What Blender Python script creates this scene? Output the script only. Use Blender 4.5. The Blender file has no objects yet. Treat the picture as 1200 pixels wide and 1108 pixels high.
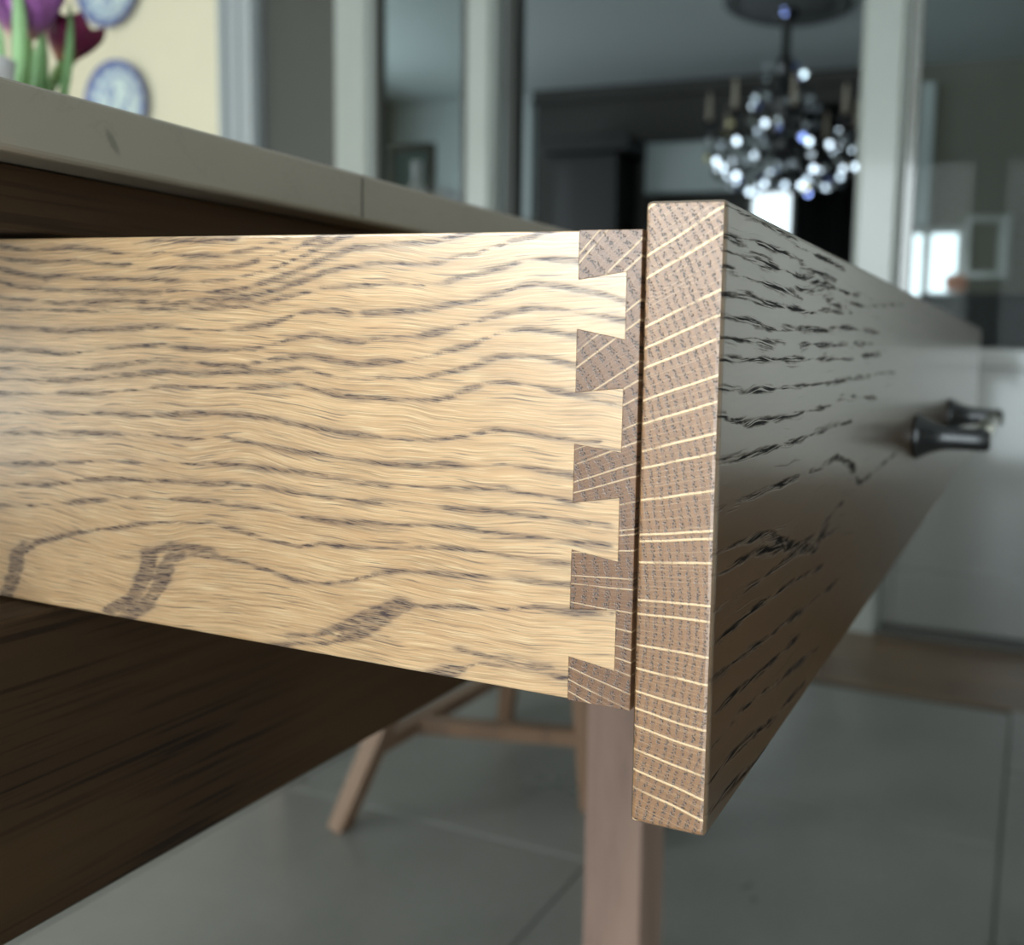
import bpy, bmesh, math, random
import numpy as np
from mathutils import Vector, Matrix, Euler
random.seed(7)
PI = math.pi
sc = bpy.context.scene
COL = sc.collection

# ---------------------------------------------------------------- camera
cd = bpy.data.cameras.new('camera')
cam = bpy.data.objects.new('camera', cd); COL.objects.link(cam)
cam.location = (-0.21733, -0.07431, 0.82927)
cam.rotation_euler = (1.4745, -0.03245, -1.21952)
cd.sensor_width = 36; cd.sensor_fit = 'HORIZONTAL'
cd.lens = 1069.89 / 1200 * 36
cd.shift_x = -(822.66 - 600) / 1200
cd.shift_y = (510.37 - 554) / 1200
cd.clip_start = 0.01; cd.clip_end = 60
cd.dof.use_dof = True; cd.dof.focus_distance = 0.262; cd.dof.aperture_fstop = 9.0
sc.camera = cam

# ---------------------------------------------------------------- daylight
w = bpy.data.worlds.new('world'); sc.world = w; w.use_nodes = True
w.node_tree.nodes['Background'].inputs[0].default_value = (0.80, 0.90, 1.0, 1)
w.node_tree.nodes['Background'].inputs[1].default_value = 2.2

def window_light(name, loc, rot, sx, sy, rad, color=(0.86, 0.93, 1.0), spread=180):
    l = bpy.data.lights.new(name, 'AREA'); l.shape = 'RECTANGLE'; l.size = sx; l.size_y = sy
    l.energy = rad * PI * sx * sy; l.color = color; l.spread = math.radians(spread)
    o = bpy.data.objects.new(name, l); COL.objects.link(o); o.location = loc; o.rotation_euler = rot
    return o
# daylight entering through the windows of the two rooms; the dining one is added
window_light('daylight_kitchen_window', (-1.40, 1.29, 1.51), (0, -PI/2, 0), 1.30, 1.84, 7.6, (0.93, 0.965, 1.0))
window_light('daylight_terrace_door', (-1.40, -0.25, 1.14), (0, -PI/2, 0), 2.06, 0.96, 4.1, (0.90, 0.95, 1.0))
window_light('daylight_garden_window', (-1.40, 3.48, 1.14), (0, -PI/2, 0), 2.06, 1.46, 7.5, (0.97, 0.98, 1.0))
window_light('added_dining_fill', (4.10, 4.78, 1.55), (-PI/2, 0, 0), 1.60, 1.30, 4.0)  # added fill from an unseen side, brightens the dining ceiling and crystals
window_light('daylight_far_window', (5.84, 1.66, 1.42), (0, PI/2, 0), 0.86, 0.32, 1.8)
window_light('daylight_side_window', (5.84, 0.62, 1.25), (0, PI/2, 0), 0.64, 0.40, 1.5)

vs = sc.view_settings
vs.view_transform = 'Standard'; vs.look = 'None'; vs.exposure = 0.0; vs.gamma = 1.0
vs.use_curve_mapping = False

# ---------------------------------------------------------------- helpers
def tag(o, label=None, cat=None, group=None, kind=None):
    if label: o['label'] = label
    if cat: o['category'] = cat
    if group: o['group'] = group
    if kind: o['kind'] = kind
    return o

def empty(name, loc=(0, 0, 0), label=None, cat=None, group=None, rot=(0, 0, 0)):
    o = bpy.data.objects.new(name, None); COL.objects.link(o); o.location = loc; o.rotation_euler = rot
    o.empty_display_size = 0.05
    return tag(o, label, cat, group)

def link(name, bm, mats, parent=None, smooth=False, loc=(0, 0, 0), rot=(0, 0, 0)):
    me = bpy.data.meshes.new(name); bmesh.ops.recalc_face_normals(bm, faces=bm.faces[:])
    bm.to_mesh(me); bm.free()
    for m in (mats if isinstance(mats, (list, tuple)) else [mats]): me.materials.append(m)
    if smooth:
        me.polygons.foreach_set('use_smooth', [True] * len(me.polygons))
    o = bpy.data.objects.new(name, me); COL.objects.link(o); o.location = loc; o.rotation_euler = rot
    if parent: o.parent = parent
    return o

def again(o, parent=None, loc=None, rot=None, scale=None):
    c = o.copy(); COL.objects.link(c); c.parent = parent
    if loc is not None: c.location = loc
    if rot is not None: c.rotation_euler = rot
    if scale is not None: c.scale = scale
    return c

def box(bm, x0, x1, y0, y1, z0, z1, bev=0.0, seg=2, mi=0):
    r = bmesh.ops.create_cube(bm, size=1.0); vs_ = r['verts']
    for v in vs_:
        v.co = Vector((x0 if v.co.x < 0 else x1, y0 if v.co.y < 0 else y1, z0 if v.co.z < 0 else z1))
    es = {e for v in vs_ for e in v.link_edges}; fs = {f for v in vs_ for f in v.link_faces}
    for f in fs: f.material_index = mi
    if bev > 0:
        rr = bmesh.ops.bevel(bm, geom=list(es), offset=bev, segments=seg, affect='EDGES', profile=0.5)
        for f in rr['faces']: f.material_index = mi
    return bm

def boxo(name, x0, x1, y0, y1, z0, z1, mat, parent=None, bev=0.0, seg=2):
    bm = bmesh.new(); box(bm, x0, x1, y0, y1, z0, z1, bev, seg)
    return link(name, bm, mat, parent)

def struct(name, x0, x1, y0, y1, z0, z1, mat, bev=0.0, parent=None):
    o = boxo(name, x0, x1, y0, y1, z0, z1, mat, parent, bev)
    if parent is None: o['kind'] = 'structure'
    return o

def lathe(bm, prof, n=32, c=(0, 0, 0), axis='Z', mi=0):
    rings = []
    for r, h in prof:
        ring = []
        if r < 1e-6:
            p = {'Z': (0, 0, h), 'Y': (0, h, 0), 'X': (h, 0, 0)}[axis]
            ring = [bm.verts.new(Vector(c) + Vector(p))] * n
        else:
            for i in range(n):
                a = 2 * PI * i / n; u, v = r * math.cos(a), r * math.sin(a)
                p = {'Z': (u, v, h), 'Y': (u, h, v), 'X': (h, u, v)}[axis]
                ring.append(bm.verts.new(Vector(c) + Vector(p)))
        rings.append(ring)
    for a, b in zip(rings, rings[1:]):
        for i in range(n):
            j = (i + 1) % n; q = []
            for v in (a[i], a[j], b[j], b[i]):
                if v not in q: q.append(v)
            if len(q) > 2:
                f = bm.faces.new(q); f.material_index = mi; f.smooth = True
    return bm

def tube(bm, pts, rad, n=10, mi=0, caps=True):
    pts = [Vector(p) for p in pts]; rads = rad if isinstance(rad, (list, tuple)) else [rad] * len(pts)
    rings = []; up = None
    for i, p in enumerate(pts):
        d = (pts[min(i + 1, len(pts) - 1)] - pts[max(i - 1, 0)]).normalized()
        if up is None: up = d.orthogonal().normalized()
        up = (up - d * up.dot(d)).normalized(); s = d.cross(up)
        rings.append([bm.verts.new(p + (up * math.cos(2*PI*k/n) + s * math.sin(2*PI*k/n)) * rads[i]) for k in range(n)])
    for a, b in zip(rings, rings[1:]):
        for k in range(n):
            f = bm.faces.new((a[k], a[(k+1) % n], b[(k+1) % n], b[k])); f.smooth = True; f.material_index = mi
    if caps:
        bm.faces.new(rings[0][::-1]).material_index = mi; bm.faces.new(rings[-1]).material_index = mi
    return bm

def beam(bm, a, b, wa, wb=None, ta=None, tb=None, side=(1, 0, 0)):
    """tapered square bar from a to b; wa / wb are widths at the two ends"""
    a, b = Vector(a), Vector(b); wb = wb or wa; ta = ta or wa; tb = tb or wb
    d = (b - a).normalized(); s = Vector(side); s = (s - d * s.dot(d)).normalized(); t = d.cross(s)
    R = []
    for p, ww, tt in ((a, wa, ta), (b, wb, tb)):
        R.append([bm.verts.new(p + s * sx * ww / 2 + t * sy * tt / 2) for sx, sy in ((-1, -1), (1, -1), (1, 1), (-1, 1))])
    for k in range(4): bm.faces.new((R[0][k], R[0][(k+1) % 4], R[1][(k+1) % 4], R[1][k]))
    bm.faces.new(R[0][::-1]); bm.faces.new(R[1])
    return bm

# ---------------------------------------------------------------- node materials
class NT:
    def __init__(s, name):
        s.m = bpy.data.materials.new(name); s.m.use_nodes = True; s.t = s.m.node_tree; s.t.nodes.clear()
        s.out = s.n('ShaderNodeOutputMaterial')
    def n(s, typ, ins=None, **kw):
        x = s.t.nodes.new(typ)
        for k, v in kw.items(): setattr(x, k, v)
        for k, v in (ins or {}).items(): s.set(x.inputs[k], v)
        return x
    def set(s, sock, v):
        if isinstance(v, bpy.types.NodeSocket): s.t.links.new(v, sock)
        elif isinstance(v, bpy.types.Node): s.t.links.new(v.outputs[0], sock)
        else:
            if isinstance(v, (tuple, list)) and len(v) == 3 and sock.type == 'RGBA': v = (*v, 1)
            sock.default_value = v
    def math(s, op, a, b=0.0, c=0.0, clamp=False):
        return s.n('ShaderNodeMath', {0: a, 1: b, 2: c}, operation=op, use_clamp=clamp).outputs[0]
    def mr(s, v, a, b, c=0.0, d=1.0, smooth=True):
        return s.n('ShaderNodeMapRange', {0: v, 1: a, 2: b, 3: c, 4: d}, interpolation_type='SMOOTHSTEP' if smooth else 'LINEAR').outputs[0]
    def mix(s, f, a, b, blend='MIX'):
        x = s.n('ShaderNodeMix', data_type='RGBA', blend_type=blend)
        s.set(x.inputs[0], f); s.set(x.inputs[6], a); s.set(x.inputs[7], b); return x.outputs[2]
    def noise(s, vec, scale=1.0, detail=2.0, rough=0.5, dist=0.0, typ='ShaderNodeTexNoise'):
        return s.n(typ, {'Vector': vec, 'Scale': scale, 'Detail': detail, 'Roughness': rough, 'Distortion': dist}).outputs[0]
    def map(s, vec, scale=(1, 1, 1), loc=(0, 0, 0), rot=(0, 0, 0)):
        return s.n('ShaderNodeMapping', {'Vector': vec, 'Scale': scale, 'Location': loc, 'Rotation': rot}).outputs[0]
    def obj(s): return s.n('ShaderNodeTexCoord').outputs['Object']
    def sep(s, v): return s.n('ShaderNodeSeparateXYZ', {0: v}).outputs
    def comb(s, x, y, z): return s.n('ShaderNodeCombineXYZ', {0: x, 1: y, 2: z}).outputs[0]
    def bump(s, h, strength=0.3, dist=0.001): return s.n('ShaderNodeBump', {'Height': h, 'Strength': strength, 'Distance': dist}).outputs[0]
    def bsdf(s, **kw):
        names = {'base': 'Base Color', 'rough': 'Roughness', 'metal': 'Metallic', 'normal': 'Normal', 'ior': 'IOR', 'coat': 'Coat Weight',
                 'coat_rough': 'Coat Roughness', 'coat_ior': 'Coat IOR', 'spec': 'Specular IOR Level', 'trans': 'Transmission Weight', 'emit': 'Emission Color', 'emits': 'Emission Strength',
                 'coat_normal': 'Coat Normal', 'sss': 'Subsurface Weight'}
        b = s.n('ShaderNodeBsdfPrincipled')
        for k, v in kw.items(): s.set(b.inputs[names[k]], v)
        s.t.links.new(b.outputs[0], s.out.inputs[0]); return s.m

def paint(name, col, rough=0.5, coat=0.0, var=0.08, bump=0.04, scale=9.0, metal=0.0):
    t = NT(name); o = t.obj(); n = t.noise(o, scale, 3.0)
    c = t.mix(n, tuple(x * (1 - var) for x in col), tuple(min(1, x * (1 + var)) for x in col))
    f = t.noise(o, scale * 40, 2.0)
    return t.bsdf(base=c, rough=rough, coat=coat, coat_rough=0.08, metal=metal, normal=t.bump(f, bump, 0.0005))

def oak(name, light, dark, axis='X', rough=0.38, coat=0.25, ring=14.0, coat_rough=0.2, spec=0.5):
    """oak with cathedral rings and pores running along one axis"""
    t = NT(name); o = t.obj()
    perm = {'X': (0.9, 7, 7), 'Y': (7, 0.9, 7), 'Z': (7, 7, 0.9)}[axis]
    base = t.map(o, perm, (3.1, 1.7, 5.3))
    n1 = t.noise(base, 0.9, 2.0, 0.5, 0.3)
    rings = t.math('FRACT', t.math('MULTIPLY', n1, ring))
    band = t.mr(t.math('ABSOLUTE', t.math('SUBTRACT', rings, 0.5)), 0.0, 0.42, 1.0, 0.0)
    fine = {'X': (18, 700, 700), 'Y': (700, 18, 700), 'Z': (700, 700, 18)}[axis]
    pores = t.mr(t.noise(t.map(o, fine), 1.0, 2.0), 0.50, 0.66)
    streak = t.noise(t.map(o, tuple(v * 0.3 for v in fine)), 1.0, 3.0)
    f = t.math('MULTIPLY', band, t.math('ADD', 0.35, t.math('MULTIPLY', pores, 0.65)), clamp=True)
    c = t.mix(streak, tuple(x * 0.8 for x in light), tuple(x * 1.15 for x in light))
    c = t.mix(f, c, dark)
    return t.bsdf(base=c, rough=rough, spec=spec, coat=coat, coat_rough=coat_rough, normal=t.bump(t.math('SUBTRACT', 1.0, f), 0.25, 0.0004))
# ---------------------------------------------------------------- oak with traced growth rings
# polylines of the dark growth rings on the drawer's side (y, z in mm) and on its front (x, z in mm)
SIDE_LINES = [[[265.2,156.4],[249.1,154.4],[232.1,155.8],[214.8,154.2],[199.2,152.8],[190.4,154.0],[178.8,152.4],[163.4,152.9],[148.4,155.2],[138.8,157.0]],[[201.2,156.5],[190.3,157.2],[177.6,157.3],[159.2,157.4]],[[265.5,152.2],[258.0,151.1],[243.2,150.9],[228.8,151.3],[215.0,150.2],[203.7,149.9]],[[199.3,148.6],[180.0,148.8],[166.5,148.5],[157.4,149.3],[147.5,151.9],[134.1,155.1],[125.7,158.0],[121.1,159.5]],[[265.7,148.8],[255.7,146.7],[243.4,145.5],[235.0,146.3],[223.2,145.3],[208.4,145.2],[192.9,145.2],[175.9,144.6],[163.5,145.1],[155.5,146.3],[144.7,148.5],[134.1,151.9],[124.8,155.4],[116.6,158.2],[112.2,159.4]],[[266.0,144.1],[258.5,142.3],[247.3,141.5],[234.0,141.0],[217.6,141.5],[204.0,141.4],[190.9,141.0]],[[186.6,141.4],[168.7,141.2],[158.6,142.1],[147.7,144.4],[134.2,148.2],[123.0,152.2],[113.1,154.6],[104.3,155.3],[95.7,155.9],[86.4,156.2],[79.8,157.5],[71.8,158.9]],[[266.3,138.9],[257.5,138.0],[247.5,137.5],[229.5,137.5],[212.1,137.9],[195.3,138.3],[179.2,138.4],[165.7,138.9],[153.6,140.2],[143.8,141.9],[134.2,144.5],[124.9,147.5],[118.5,148.9],[108.7,149.7],[98.2,149.9],[88.0,149.7],[81.4,151.0],[73.3,152.7],[65.4,154.7],[57.7,156.7],[49.4,158.7]],[[266.5,135.1],[258.9,134.8],[245.2,134.6],[234.4,134.5],[221.4,134.4],[204.3,135.5],[184.6,136.4],[168.9,136.1],[153.7,137.2],[147.8,138.2],[134.3,141.1],[123.1,143.4],[111.3,143.7],[100.8,144.7],[89.7,144.1],[82.2,145.1],[78.1,146.3],[70.1,147.4],[63.0,149.5],[57.6,150.7],[51.5,151.3],[41.8,150.8],[38.8,150.4]],[[266.9,128.2],[254.3,128.2],[237.1,127.6],[218.2,128.7],[204.5,129.4],[191.2,130.3],[178.4,129.8],[165.9,129.5],[153.8,130.8],[144.0,132.5],[134.4,135.3],[127.8,136.3],[120.4,136.6],[115.9,135.6]],[[109.6,135.9],[98.2,136.7],[88.0,137.4],[79.7,138.9],[73.2,139.7],[65.2,141.9],[57.5,144.2],[52.9,144.7],[46.1,144.2],[35.0,142.4],[25.6,139.8]],[[267.4,120.6],[252.2,120.6],[235.1,120.1],[218.5,121.9],[202.5,123.6],[190.3,124.6],[178.6,123.4],[164.1,123.4],[152.0,124.3],[144.1,126.0],[134.4,128.2],[128.8,129.1],[120.5,127.7],[111.4,127.4],[103.4,129.1],[91.3,129.4],[81.3,131.8],[71.5,134.4],[63.6,136.6],[54.3,138.2],[46.0,137.9],[38.5,137.2],[25.5,135.3]],[[267.8,113.8],[255.0,114.7],[237.7,114.8],[221.1,115.7],[207.2,117.7],[192.7,119.9],[180.8,119.3],[166.2,118.7],[154.0,119.5],[144.2,121.2],[134.5,122.7],[128.8,123.2],[120.5,121.5],[112.3,120.9],[99.9,122.4],[89.6,123.6],[81.3,125.7],[73.1,128.2],[65.1,131.1],[57.3,132.5],[49.6,132.3],[41.4,131.1]],[[268.0,110.1],[236.7,111.1],[218.9,112.5],[200.6,114.7],[189.5,115.8],[174.6,115.8],[159.1,116.8],[144.2,117.6],[134.6,118.9],[125.2,117.6],[116.0,116.7],[102.6,117.3],[91.3,117.7],[82.9,119.5],[73.0,122.1],[65.0,124.7],[58.7,125.3],[51.0,125.1],[41.2,123.3]],[[268.4,105.0],[243.1,106.2],[219.1,107.5],[200.8,109.7],[191.9,110.9],[176.8,111.4],[159.2,111.9],[144.3,113.1],[134.6,114.0],[127.1,112.5],[118.7,111.6],[112.4,111.4],[105.2,111.6],[98.2,111.3],[86.2,111.4],[79.5,113.3],[69.7,117.3],[61.8,118.0],[53.2,117.3],[44.8,116.0],[34.3,114.5],[25.6,113.4]],[[268.8,97.9],[245.9,99.4],[227.7,99.8],[213.6,100.8],[202.2,100.8],[185.6,102.1],[169.7,103.6],[159.4,103.8],[144.4,102.9],[134.8,101.7],[119.9,100.7],[105.6,99.6],[94.6,99.8],[83.8,100.7],[75.0,102.4],[64.8,104.5],[57.3,104.2],[49.2,103.7],[33.4,103.3]],[[269.2,90.6],[237.6,93.0],[213.8,94.5],[194.6,94.5],[180.5,94.7],[164.7,96.2],[154.5,95.1],[144.6,94.6],[134.9,93.7],[126.9,93.7],[115.2,92.8],[102.8,92.5],[89.1,92.8],[82.0,93.8],[73.2,94.1],[63.0,94.7],[55.5,94.7],[49.0,94.2],[41.0,93.6]],[[269.9,79.7],[244.3,81.8],[220.1,84.6],[197.2,85.7],[180.7,86.3],[164.9,87.8],[152.7,87.4],[141.8,87.5],[135.0,87.5],[125.0,87.1],[115.2,85.9],[102.9,85.9],[94.5,86.4],[84.6,86.9],[76.6,87.4],[69.7,87.9],[62.9,88.5],[57.1,87.5],[48.9,87.2],[40.8,86.4]],[[270.4,71.9],[244.7,74.6],[227.5,77.5],[220.3,78.6],[201.9,79.5],[186.3,80.8],[170.3,81.0],[154.8,81.4],[144.8,81.3],[135.0,80.6],[125.0,80.5],[111.4,80.1],[101.0,81.4],[89.1,81.4],[78.4,81.4],[66.2,81.8],[57.0,81.5],[48.8,81.4],[30.5,81.3]],[[270.8,64.7],[257.8,65.7],[238.9,68.3],[223.1,70.7],[204.4,73.2],[188.7,74.3],[169.4,74.9],[154.9,74.6],[135.1,73.5],[123.1,73.5],[111.4,73.8],[100.1,74.3],[85.4,75.6],[71.3,75.5],[61.1,75.4],[52.7,75.3],[30.4,75.7]],[[270.2,30.9],[267.3,35.8],[264.3,41.6],[262.7,48.2],[257.3,51.4],[245.7,54.9],[229.6,59.2],[211.7,62.7],[195.6,65.9],[181.3,67.1],[168.5,68.0],[160.2,67.0],[149.1,65.3],[135.3,64.1],[127.1,65.8],[117.3,65.9],[105.7,66.9],[94.5,68.1],[85.4,69.3],[78.3,69.6],[69.5,69.8],[61.0,69.5],[52.6,69.1],[42.1,69.4]],[[210.6,31.5],[200.0,38.1],[194.1,44.7],[190.5,51.9],[184.9,56.7],[170.9,57.0],[157.3,56.6],[145.2,54.8],[135.4,53.4],[125.3,53.8],[115.4,55.8],[105.7,59.2],[94.5,61.5],[87.2,61.7],[76.4,62.0],[66.0,63.1],[56.7,62.9],[48.4,63.1],[32.4,64.3]],[[217.6,33.2],[205.6,39.9],[199.6,48.3],[198.2,55.2],[187.0,59.3],[170.8,59.4]],[[148.3,30.4],[135.6,33.5],[125.4,34.9],[116.5,37.9],[109.6,42.1],[102.9,46.6],[96.3,50.6],[87.1,51.5],[74.6,52.9],[62.5,53.9],[52.4,56.0],[44.2,55.7],[36.2,56.5],[28.4,57.3]],[[139.8,35.4],[129.5,36.8],[118.4,40.9],[107.7,46.4],[96.3,51.4],[88.9,51.2]],[[85.2,30.9],[78.0,34.0],[69.2,37.3],[60.6,37.9],[52.1,38.0],[41.4,37.5]],[[76.3,40.5],[67.5,39.5],[56.3,40.4],[47.2,39.9]]]
FRONT_LINES = [[[2.2,164.1],[17.7,163.8],[31.1,164.2],[52.4,163.7],[77.4,163.2],[98.0,162.3],[142.6,162.3]],[[3.0,156.8],[29.1,158.5],[53.2,158.7],[78.3,157.7],[133.1,156.0]],[[3.4,153.4],[24.2,154.1],[44.4,153.7],[71.4,153.9],[108.8,153.6],[150.2,153.9]],[[32.6,153.0],[60.7,153.7],[79.2,152.7],[133.8,152.8],[195.4,154.5]],[[2.7,149.4],[17.2,148.1],[45.2,147.9],[76.5,146.5]],[[76.0,149.3],[105.2,148.8],[140.3,147.9],[196.6,150.1],[313.9,157.2]],[[2.5,142.7],[22.9,143.6],[34.1,142.1],[59.0,142.8],[89.1,142.2],[115.4,144.3],[164.3,145.5]],[[2.9,137.3],[21.1,137.0],[40.9,135.5],[74.4,136.3],[112.2,137.1],[165.9,139.4],[239.6,139.1]],[[2.9,131.3],[32.8,131.0],[79.2,130.8],[128.0,131.9],[224.5,133.3]],[[3.0,126.2],[33.4,126.4],[80.0,126.4],[119.1,126.7],[151.0,126.3],[242.9,128.6]],[[2.7,118.6],[34.6,117.6],[77.7,117.6],[131.2,117.2],[164.9,118.1],[294.7,118.6]],[[2.2,112.1],[24.7,108.4],[51.2,107.9],[87.3,107.6],[123.0,108.2],[160.5,111.1],[241.0,106.6]],[[4.7,100.2],[31.3,99.4],[69.6,98.9],[105.9,99.3],[140.3,100.0],[176.1,98.8]],[[4.8,87.8],[32.9,87.2],[71.6,86.4],[113.1,85.4],[148.8,86.6],[180.7,80.2],[204.6,68.2],[252.5,69.3],[334.4,71.9]],[[4.3,76.7],[45.4,73.7],[117.9,53.9],[138.6,63.7],[182.6,66.1]],[[3.8,71.1],[41.4,69.2],[83.8,62.2],[109.6,60.4]],[[4.9,60.5],[47.3,60.0],[103.3,58.4],[157.3,55.1]],[[5.8,52.1],[34.8,52.6],[85.9,49.7],[126.9,45.2]],[[5.0,43.0],[55.1,38.8],[107.6,34.9],[162.6,31.8]],[[6.0,33.2],[37.6,30.7],[89.8,27.1]],[[5.2,24.0],[29.9,24.3],[57.6,21.1],[125.9,12.9]],[[4.5,14.8],[23.0,14.2],[64.6,8.4],[106.2,5.8]],[[4.6,6.3],[24.1,4.7],[65.9,-1.0]]]

def line_distance(P, lines, su, sv=1.0, thick=0.0):
    """signed distance in mm from points P (n,2) to the nearest polyline"""
    best = np.full(len(P), 1e9)
    for l in lines:
        L = np.array(l, dtype=float) * (su, sv)
        for a, b in zip(L[:-1], L[1:]):
            d = b - a; q = P - a; t = np.clip((q @ d) / max(d @ d, 1e-9), 0, 1)
            r = q - t[:, None] * d; s = np.hypot(r[:, 0], r[:, 1])
            if thick and abs(b[1] - a[1]) > 0.42 * abs(b[0] - a[0]) / su: s = np.maximum(s - thick, 0.25)   # broad flame where a ring turns steeply
            best = np.minimum(best, s)
    return best

def add_grain_attr(o, lines, cu, cv, su, off=(0, 0), thick=0.0):
    me = o.data; n = len(me.vertices); co = np.empty(n * 3); me.vertices.foreach_get('co', co); co = co.reshape(-1, 3) * 1000
    P = np.stack([(co[:, cu] - off[0]) * su, co[:, cv] - off[1]], 1)
    d = line_distance(P, lines, su, 1.0, thick)
    a = me.attributes.new('ring_distance', 'FLOAT', 'POINT'); a.data.foreach_set('value', d.astype(np.float32))

def oak_traced(name, kind):
    """kind 'side': pale long grain, kind 'front': brown stained face"""
    t = NT(name); o = t.obj(); s = t.sep(o)
    d = t.n('ShaderNodeAttribute', attribute_name='ring_distance').outputs['Fac']
    if kind == 'side':
        u, v = s['Y'], s['Z']; k = 1.0
    else:
        u, v = s['X'], s['Z']; k = 1.0
    # fibres wander slowly up and down along the board
    wob = t.noise(t.comb(t.math('MULTIPLY', u, 9.0), t.math('MULTIPLY', v, 14.0), 2.0), 1.0, 2.0)
    wob2 = t.noise(t.comb(t.math('MULTIPLY', u, 60.0), t.math('MULTIPLY', v, 30.0), 5.0), 1.0, 1.0)
    vw = t.math('ADD', v, t.math('ADD', t.math('MULTIPLY', t.math('SUBTRACT', wob, 0.5), 0.020), t.math('MULTIPLY', t.math('SUBTRACT', wob2, 0.5), 0.0016)))
    def fib(fu, fv, z, det=2.0, rough=0.5):
        return t.noise(t.comb(t.math('MULTIPLY', u, fu), t.math('MULTIPLY', vw, fv), z), 1.0, det, rough)
    pore = t.mr(fib(170.0, 2600.0, 1.0), 0.47, 0.60)
    pore2 = t.mr(fib(90.0, 1500.0, 9.0), 0.42, 0.62)
    fine = fib(40.0, 1500.0, 4.0, 3.0, 0.6)
    wide = fib(14.0, 260.0, 7.0, 3.0, 0.55)
    hair = t.mr(fib(45.0, 1250.0, 12.0, 2.0), 0.60, 0.70)
    dn = t.math('ADD', d, t.math('MULTIPLY', t.math('SUBTRACT', fib(120.0, 700.0, 3.0), 0.5), 1.5))
    wdt = t.mr(t.noise(t.comb(t.math('MULTIPLY', u, 38.0), t.math('MULTIPLY', v, 160.0), 3.0), 1.0, 1.0), 0.3, 0.7, 0.35, 1.05)
    dd = t.math('DIVIDE', dn, wdt)
    if kind == 'side':
        core = t.mr(dd, 0.2, 1.6, 1.0, 0.0); halo = t.mr(dd, 0.3, 3.2, 1.0, 0.0)
        dark = t.math('MULTIPLY', core, t.math('ADD', 0.50, t.math('MULTIPLY', pore, 0.5)))
        light = t.mix(wide, (0.48, 0.245, 0.100), (0.86, 0.55, 0.285))
        light = t.mix(t.math('MULTIPLY', t.mr(fine, 0.42, 0.68), 0.60), light, (0.30, 0.165, 0.075))
        light = t.mix(t.math('MULTIPLY', t.mr(fib(60.0, 3000.0, 15.0, 2.0), 0.5, 0.7), 0.55), light, (0.95, 0.72, 0.42))
        light = t.mix(t.math('MULTIPLY', hair, 0.75), light, (0.15, 0.09, 0.06))
        c = t.mix(t.math('MULTIPLY', halo, t.math('ADD', 0.15, t.math('MULTIPLY', pore2, 0.30))), light, (0.26, 0.17, 0.12))
        c = t.mix(t.math('MULTIPLY', dark, 0.95, clamp=True), c, (0.045, 0.030, 0.036))
        h = t.math('SUBTRACT', 1.0, t.math('ADD', t.math('MULTIPLY', dark, 0.8), t.math('MULTIPLY', fine, 0.4)))
        return t.bsdf(base=c, rough=0.42, coat=t.math('SUBTRACT', 1.0, t.math('MULTIPLY', dark, 0.75)), coat_ior=2.2, coat_rough=0.33, spec=0.5, normal=t.bump(h, 0.22, 0.0004), coat_normal=t.bump(h, 0.12, 0.0003))
    core = t.mr(dd, 0.4, 1.9, 1.0, 0.0)
    dark = t.math('MULTIPLY', core, t.mr(fib(50.0, 1500.0, 1.0), 0.38, 0.50))
    dark = t.math('MAXIMUM', dark, t.math('MULTIPLY', t.mr(fib(20.0, 900.0, 8.0), 0.66, 0.72), 0.35))
    light = t.mix(wide, (0.11, 0.058, 0.026), (0.18, 0.10, 0.046))
    c = t.mix(t.math('MULTIPLY', fine, 0.4), light, (0.08, 0.045, 0.025))
    c = t.mix(dark, c, (0.006, 0.005, 0.005))
    rr = t.math('ADD', 0.28, t.math('MULTIPLY', dark, 0.5))
    cw = t.math('SUBTRACT', 1.0, t.math('MULTIPLY', dark, 0.92))
    h = t.math('SUBTRACT', 1.0, dark)
    return t.bsdf(base=c, rough=rr, spec=t.math('MULTIPLY', cw, 0.5), coat=cw, coat_rough=0.20, coat_ior=2.3, normal=t.bump(h, 0.5, 0.0006), coat_normal=t.bump(h, 0.10, 0.0003))

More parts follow.
